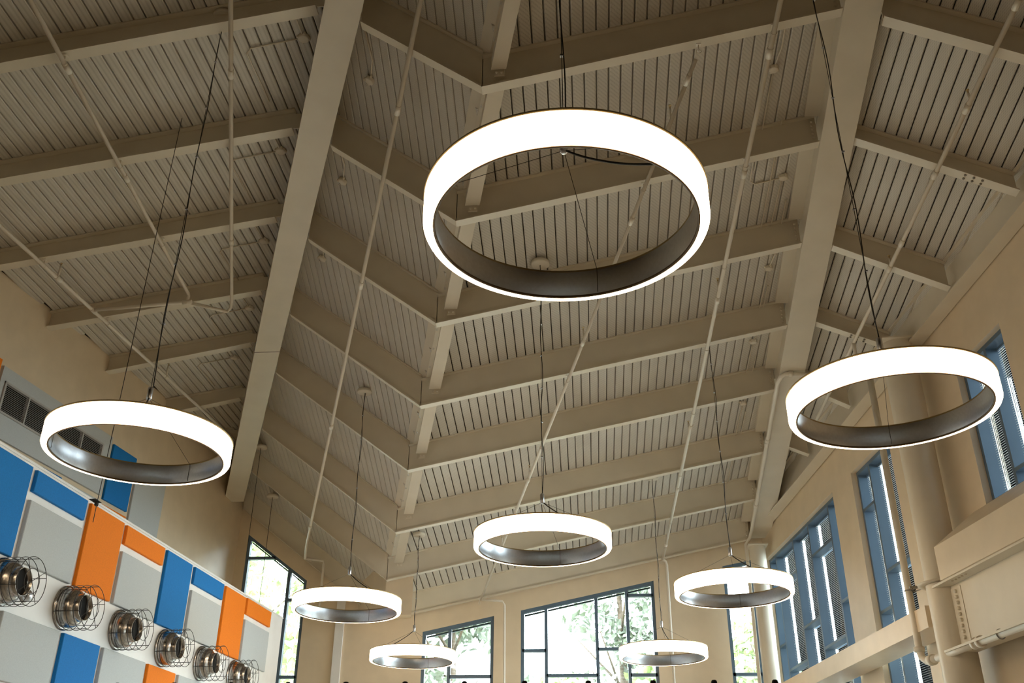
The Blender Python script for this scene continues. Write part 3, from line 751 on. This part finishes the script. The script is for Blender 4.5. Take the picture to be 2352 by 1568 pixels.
    m = MB().box(4.72, 4.98, 14.66, 14.70, 5.03, 5.06); m.ring((4.765, 14.88, 5.04), (0, 0, 1), .058, .008, 20, 6); m.tube([(4.79, 14.83, 5.04), (4.93, 14.60, 5.06)], .009, 6); m.tube([(4.80, 14.90, 5.02), (4.95, 14.66, 5.03)], .009, 6)
    obj('sway_brace', m, 'rod', e)
    m = MB().box(5.40, 5.50, 12.55, 12.63, 3.99, 4.10); m.tube([(5.44, 12.6, 4.06), (5.43, 12.6, 4.22)], .008, 6); m.ring((5.14, 12.85, 4.02), (.2, -1, 0), .06, .008, 20, 6)
    obj('beam_clamp', m, 'rod', e)
pipes()

# ------------------------------------------------------------------ junction boxes and conduit on the deck
def jboxes():
    def jb(pos, d, nrm, paths, label, r=.062):
        x, y = pos; c = Vector((x, y, d(x, y) - .004))
        e = empty('junction_box', c[:], label, 'junction box', 'round conduit boxes on the roof deck')
        n = Vector(nrm).normalized()
        m = MB().lathe([(0, .055), (r * .8, .055), (r, .045), (r, 0)], c, n, 20)
        for k in range(4):
            a = k * pi / 2 + .4; m.lathe([(0, .04), (.02, .04), (.02, 0)], c + Vector((cos(a) * r, sin(a) * r, 0)), n, 8)
        obj('box', m, 'steel', e)
        for p in paths:
            pts = [(a, b, d(a, b) - .022) for a, b in p]; obj('conduit', MB().tube(pts, .011, 8), 'steel', e)
    dn = (-.0, 0, -1)
    P = [(2.62, 9.75), (3.05, 11.75), (3.11, 13.74), (3.10, 15.69), (3.15, 17.66), (3.18, 19.5)]
    for k, (x, y) in enumerate(P):
        pth = [[(x, y), (x - .03, y + 1.75)], [(x, y), (x + .06, y - .3), (x + .06, y - 1.5)]]
        if k == 1: pth = [[(x - .02, y), (x - .05, y + 1.2)], [(x, y), (x - .42, y + .02), (x - .5, y - .06), (x - .5, y - .85)], [(x - .18, y - 1.1), (x - .2, y + 1.0), (x - .26, y + 1.12), (x - 1.3, y + 1.2)]]
        jb((x, y), dCR, dn, pth, f'small cream junction box beside the right girder, {ORDS[k]} from the camera')
    Q = [(-3.60, 9.40), (-4.52, 11.52), (-5.44, 13.72), (-6.33, 15.74), (-7.2, 17.5)]
    for k, (x, y) in enumerate(Q):
        jb((x, y), dLB, dn, [[(x, y), (x - .72, y + .02), (x - .8, y + .1), (x - .78, y + 1.05)], [(x, y), (x - .02, y - .65)]], f'small junction box beside the left girder, {ORDS[k]} from the camera', .075)
    Q2 = [(-2.75, 9.85), (-3.55, 11.75), (-4.30, 13.55)]
    for k, (x, y) in enumerate(Q2):
        jb((x, y), dCL, (-.6, 0, -1), [[(x, y), (x + .08, y - .3), (x + .02, y - .9)], [(x, y), (x - .1, y + .12)]], f'junction box on the steep slope half hidden by the left girder, {ORDS[k]} from the camera', .07)
    Q3 = [(3.75, 9.75), (3.75, 11.75)]
    for k, (x, y) in enumerate(Q3):
        e = empty('conduit_loop', (x, y, dRB(x, y)), f'thin conduit loop on the right bay deck by the girder, {ORDS[k]} from the camera', 'conduit', 'conduit loops in the right bay')
        pts = [(x - .1, y - .4), (x - .02, y - .38), (x + .05, y - .25), (x + .04, y + .1), (x + .02, y + 1.1)]
        obj('conduit', MB().tube([(a, b, dRB(a, b) - .02) for a, b in pts], .012, 8), 'steel', e)
jboxes()

# ------------------------------------------------------------------ odd things
def oddments():
    # black bracket hung on a wire in front of the partition
    x, y, z = -5.72, 10.5, 5.17
    e = empty('hanging_bracket', (x, y, z), 'small black winged bracket hanging on a wire before the coloured panels', 'bracket')
    m = MB().add([(x - .10, y, z + .035), (x - .02, y - .05, z + .02), (x + .085, y, z - .02), (x - .02, y + .05, z + .02), (x - .02, y, z - .012), (x - .01, y, z + .04)],
                 [(0, 1, 5), (1, 2, 5), (2, 3, 5), (3, 0, 5), (1, 0, 4), (2, 1, 4), (3, 2, 4), (0, 3, 4)])
    obj('wing_plate', m, 'black', e)
    m = MB().box(x - .0, x + .03, y - .02, y + .02, z - .05, z + .0); obj('clamp_body', m, 'black', e)
    obj('hanging_wire', MB().tube([(x + .02, y, z - .25), (x + .02, y, z), (x + .06, y, dLB(x, y) + .01)], .0045, 6), 'wire', e)
    # row of black finials on a rail along the bottom edge of the picture
    xs = [-3.789 - .533 * 2, -3.789 - .533, -3.789, -3.255, -2.726, -2.197, -1.658, -1.122, -.584, -.02, .549, 1.08, 1.605]
    k = 5.0 / 9.0
    e = empty('railing', (-.9, 5.0, 0), 'black post railing whose finials just show along the bottom edge of the photo', 'railing')
    zt = 2.335
    for x in xs:
        x *= k
        obj('post', MB().tube([(x, 5.0, 0), (x, 5.0, zt - .03)], .012, 10), 'black', e)
        obj('finial', MB().lathe([(.016, -.035), (.015, -.012), (.013, -.004), (.008, 0), (0, .001)], (x, 5.0, zt), (0, 0, 1), 14), 'black', e)
    obj('top_rail', MB().box(xs[0] * k - .1, xs[-1] * k + .1, 4.985, 5.015, zt - .075, zt - .04), 'black', e)
    x = -2.197 * k; obj('rail_joint', MB().box(x - .045, x + .045, 4.98, 5.02, zt - .04, zt - .013), 'black', e)
    # T shaped stub on the wall above the partition
    x, y, z = -6.75, 17.0, 6.0
oddments()

# ------------------------------------------------------------------ outside
def outside():
    m = MB().box(-60, 60, 23.4, 90, -.6, -.2); obj('ground_outside', m, 'grass', kind='structure')
    m = MB().box(9.0, 60, -20, 23.4, -.6, -.2); obj('ground_beside', m, 'grass', kind='structure')
    def tree(x, y, h, r, n, leaf, label, conifer=False, size=.22):
        e = empty('tree', (x, y, -.2), label, 'tree', 'trees outside the end windows')
        obj('trunk', MB().tube([(x, y, -.2), (x + .1, y, h * .5), (x, y, h * .9)], [.22, .16, .05], 8), 'bark', e)
        b = MB()
        for i in range(9):
            a = random.uniform(0, 6.28); z = h * random.uniform(.35, .8); q = r * random.uniform(.4, .8)
            b.tube([(x, y, z * .85), (x + cos(a) * q, y + sin(a) * q, z + q * .35)], [.06, .02], 5)
        obj('branch', b, 'bark', e, kind='stuff')
        m = MB(); rnd = random.Random(int(x * 100 + y))
        cl = []
        for i in range(26):
            t = rnd.random(); a = rnd.uniform(0, 6.28)
            if conifer: z = h * (.2 + .8 * t); q = r * (1 - t) * rnd.uniform(.3, 1)
            else: z = h * (.28 + .72 * t); q = r * sqrt(max(.05, 1 - (2 * t - .85) ** 2)) * rnd.uniform(.2, 1)
            cl.append((x + cos(a) * q, y + sin(a) * q, z, r * rnd.uniform(.22, .42)))
        for i in range(n):
            cx, cy, cz, cr = cl[rnd.randrange(len(cl))]
            v = Vector((rnd.gauss(0, 1), rnd.gauss(0, 1), rnd.gauss(0, .8))); v = v.normalized() * cr * rnd.uniform(.3, 1)
            p = Vector((cx, cy, cz)) + v; u = Vector((rnd.gauss(0, 1), rnd.gauss(0, 1), rnd.gauss(0, 1))).normalized(); w_ = u.orthogonal().normalized()
            s = size * rnd.uniform(.6, 1.2)
            m.add([p + u * s, p + w_ * s * .5, p - u * s, p - w_ * s * .5 + u.cross(w_) * s * .15], [(0, 1, 2, 3)])
        obj('foliage', m, leaf, e, kind='stuff')
    tree(-12.5, 34, 12.5, 4.2, 5200, 'leaf', 'leafy light green tree behind the far left window')
    tree(-8.6, 31, 8.6, 2.8, 3600, 'leaf', 'lower bushy green tree at the right side of the far left window')
    tree(-4.6, 33, 10.8, 3.3, 4800, 'leafd', 'dense dark tree filling the smaller end window')
    tree(-2.6, 38, 7.2, 2.6, 3000, 'leaf', 'low pale green tree at the left of the wide end window')
    tree(1.1, 36, 13.0, 3.0, 4200, 'leafd', 'tall dark conifer in the middle of the wide end window', True)
    tree(2.6, 32, 6.9, 2.4, 3600, 'leaf', 'bright green tree low in the wide end window')
    tree(-.6, 31, 5.9, 2.2, 3000, 'leaf', 'low yellow green bush tree under the conifer')
    tree(6.3, 35, 9.2, 2.6, 3200, 'leaf', 'thin green tree in the narrow window by the slim column')
outside()
